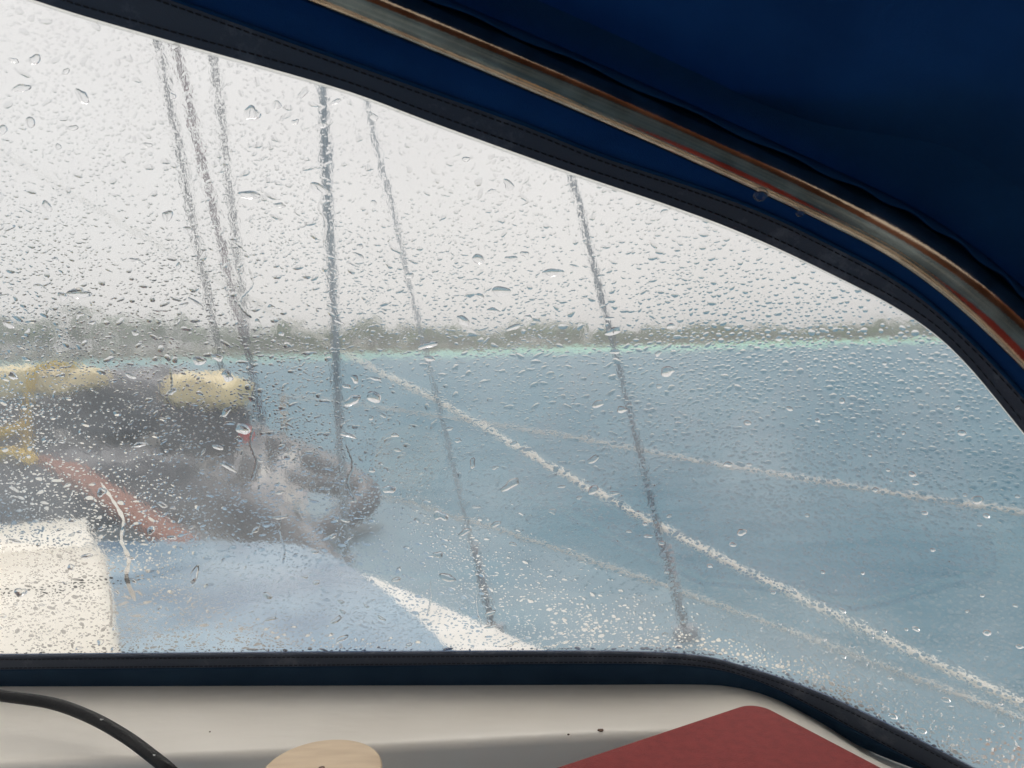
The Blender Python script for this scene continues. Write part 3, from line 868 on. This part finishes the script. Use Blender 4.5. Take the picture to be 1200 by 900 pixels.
for lab, w, px in (
    ('longest crooked water trickle on the window, beside the cream hatch corner', .0024, [(118, 565), (132, 585), (146, 610), (143, 632), (151, 655), (148, 675), (158, 704)]),
    ('short water trickle low on the window over the cream hatch', .0014, [(128, 690), (130, 710), (126, 735)]),
    ('water trickle on the window between the red cap and the dinghy floor', .0015, [(296, 500), (292, 520), (300, 540), (297, 562)]),
    ('water trickle on the window over the pointed end of the dinghy', .0015, [(405, 520), (412, 545), (410, 565), (422, 590)]),
    ('water trickle on the window running along the red-flecked halyard', .0015, [(292, 312), (296, 335), (286, 355), (300, 372)]),
    ('water trickle on the window along the thickest shroud', .0012, [(378, 225), (374, 245), (381, 262), (378, 285)]),
    ('water trickle on the window over the cream motor cowl', .0015, [(200, 430), (203, 450), (198, 465), (206, 480)]),
    ('water trickle on the window over the white coach roof edge', .0012, [(504, 680), (507, 700), (504, 722)]),
    ('water trickle on the window at the foot of the thin shroud', .0012, [(560, 690), (558, 712), (562, 735)]),
    ('water trickle on the window over the pale blue coach roof', .0012, [(328, 600), (326, 622), (331, 640), (329, 660)])):
    tag(rivulet(px, w), lab, 'water trickle', 'water trickles on the window')
# the rest: thousands of small drops
def mass(name, total, rfun, nseg, nring, label, side=0):
    AV = []; AF = []; base_i = 0; miss = 0; k = 0
    while k < total and miss < 60000:
        r = rfun(); s = rng.uniform(vis_lo, vis_hi); h = rng.uniform(-.02, .62)
        if rng.uniform() > dens(s, h): continue
        if side and rng.uniform() > style(s) * (1.3 - h * 1.8): continue
        if not (bot(s) + r * .5 < h < top(s) - r * .8) or not free(s, h, r * .95): miss += 1; continue
        put(s, h, r)
        V, Fc = mk(r, nseg, nring, s, h)
        AV.append(world_geo(s, h, V)); AF.extend([tuple(i + base_i for i in f) for f in Fc]); base_i += len(V); k += 1
    V = np.vstack(AV)
    me = bpy.data.meshes.new(name); me.from_pydata(V.tolist(), [], AF); me.materials.append(M['water'])
    me.polygons.foreach_set('use_smooth', [True] * len(me.polygons)); me.update()
    o = bpy.data.objects.new(name, me); COL.objects.link(o)
    tag(o, label, 'raindrops', kind='stuff'); print(name, k)
mass('raindrops', 3000, lambda: .0010 + .0016 * rng.uniform(0, 1) ** 2, 12, 4, 'scattered small raindrops all over the vinyl window')
mass('bead_raindrops', 4200, lambda: .0008 + .0012 * rng.uniform(0, 1) ** 1.5, 12, 4, 'round beads of rain on the curved side of the vinyl window', 1)
mass('fine_raindrops', 28000, lambda: .00045 + .0008 * rng.uniform(0, 1) ** 1.6, 8, 2, 'fine spray of tiny droplets covering the vinyl window')

# two drops hanging from the hoop
for (u, v, r) in ((893, 224, .0042), (936, 239, .0026)):
    d = ray(u, v); i = int(np.argmin([np.linalg.norm(np.cross(p - EYE, d)) for p in tpath]))
    dn = -CU - np.dot(-CU, Tn[i]) * Tn[i]; dn /= np.linalg.norm(dn)
    p = tpath[i] + dn * (RT + r * .35)
    V = []; Fc = []; sg = 16; prof = [(0.2, .55), (.75, .45), (1, .1), (.95, -.25), (.7, -.6), (.35, -.8), (.05, -.86)]
    o = lathe('hanging_drop', [(a * r, b * r) for a, b in prof[::-1]], p, M['water'], None, sg)
    tag(o, 'larger of two water drops hanging under the steel hoop' if r > .003 else 'smaller of two water drops hanging under the steel hoop', 'raindrop', 'drops hanging under the hoop')

# ------------------------------------------------------------------ things on the shelf
zb = ZC + .022
co = at_z(885, 822, zb); le = at_z(650, 900, zb); ri = at_z(1012, 900, zb)
da = (le - co)[:2]; da /= np.linalg.norm(da); db = (ri - co)[:2]; db /= np.linalg.norm(db)
db = db - np.dot(db, da) * da; db /= np.linalg.norm(db)
def rounded(L1, L2, r, ins=0.0):
    P = []
    for cx, cy_, a0 in ((r, r, 180), (L1 - r, r, 270), (L1 - r, L2 - r, 0), (r, L2 - r, 90)):
        for k in range(8):
            a = math.radians(a0 + 90 * k / 7)
            x, y = cx + (r - ins) * math.cos(a), cy_ + (r - ins) * math.sin(a)
            P.append(tuple(co[:2] + da * x + db * y))
    return P
nb = empty('notebook', (co[0], co[1], ZC + .001))
tag(nb, 'maroon cloth notebook with rounded corners lying flat on the cream shelf', 'notebook')
prism('front_cover', rounded(.235, .165, .016), zb - .0028, zb, M['red'], nb, .0009, 2)
prism('pages', rounded(.235, .165, .016, .003), ZC + .0042, zb - .0029, M['paper'], nb)
prism('back_cover', rounded(.235, .165, .016), ZC + .001, ZC + .0038, M['red'], nb, .0009, 2)

zk = EYE[2] - .255
ck = at_z(377, 901, zk)
kb = empty('wooden_stopper', (ck[0], ck[1], ZR - .02))
tag(kb, 'round pale wooden stopper with a dark screw in its centre', 'wooden stopper')
rk = 70 / FPX * np.dot(ck - EYE, F)
kd = lathe('disc', [(rk * .96, -.014), (rk, -.011), (rk, -.0025), (rk * .985, -.0006), (rk * .95, 0), (rk * .3, .0004)], ck, M['wood'], kb, 64)
lathe('post', [(rk * .5, -.1235), (rk * .42, -.10), (rk * .4, -.05), (rk * .55, -.0142)], ck, M['wood'], kb, 40)
lathe('screw', [(.0019, .0002), (.0019, .0008), (.0012, .0011)], ck, M['screw'], None, 16).parent = kd

cpx = [(-120, 800, .03), (-40, 807, .026), (0, 815, .024), (60, 824, .021), (105, 840, .017), (145, 862, .012), (178, 886, .008), (205, 909, .0), (235, 945, -.03), (250, 990, -.07)]
cpts = [at_z(u, v, ZC + .006 + z) for u, v, z in cpx]
cpath = smooth_path(cpts, 120)
cab = empty('cable', tuple(cpath[-1]))
tag(cab, 'black rubber cable with worn white nicks curving over the cream shelf edge', 'cable')
o = tube('cord', cpath, .0044, M['black'], None, 16); adopt(o, cab)
for (u, v) in ((125, 842), (186, 884)):
    d = ray(u, v); i = int(np.argmin([np.linalg.norm(np.cross(p - EYE, d)) for p in cpath]))
    p = cpath[i] + (0, -.0022, .0042)
    V = [p + rng.uniform(-1, 1, 3) * (.002, .0008, .0006) for _ in range(7)]
    bm = bmesh.new(); [bm.verts.new(v_) for v_ in V]; bmesh.ops.convex_hull(bm, input=bm.verts)
    me = bpy.data.meshes.new('nick'); bm.to_mesh(me); bm.free(); me.materials.append(M['white'])
    o = bpy.data.objects.new('nick', me); COL.objects.link(o); adopt(o, cab)
# chips and specks in the gelcoat
for (u, v, r) in ((704, 855, .0020), (666, 860, .0007), (246, 857, .0006)):
    p = at_z(u, v, ZC + .0006)
    V = [(p[0] + r * 1.3 * math.cos(a) * random.uniform(.6, 1.1), p[1] + r * math.sin(a) * random.uniform(.6, 1.1), p[2]) for a in np.linspace(0, 6.28, 9)[:-1]]
    V += [(x, y, ZC - .0003) for x, y, z in V]
    Fc = [tuple(range(8))] + [(i, i + 8, (i + 1) % 8 + 8, (i + 1) % 8) for i in range(8)]
    o = mesh_obj('gelcoat_chip', V, Fc, M['screw'], boat)

# ------------------------------------------------------------------ rain haze
V = [(x, y, z) for x in (-2600, 2600) for y in (-2600, 2600) for z in (-1.5, 16)]
HAZE = 0.0014
mt, n, oo = material('rain_haze')
pv = nd(n, 'ShaderNodeVolumePrincipled'); pv.inputs['Density'].default_value = HAZE
pv.inputs['Color'].default_value = (0.93, 0.94, 0.95, 1); pv.inputs['Anisotropy'].default_value = 0.2
n.links.new(pv.outputs['Volume'], oo.inputs['Volume'])
o = mesh_obj('haze', V, [(0, 1, 3, 2), (4, 6, 7, 5), (0, 4, 5, 1), (2, 3, 7, 6), (0, 2, 6, 4), (1, 5, 7, 3)], mt)
bm = bmesh.new(); bm.from_mesh(o.data); bmesh.ops.recalc_face_normals(bm, faces=bm.faces); bm.to_mesh(o.data); bm.free()
tag(o, 'pale rain haze over the water', kind='stuff')
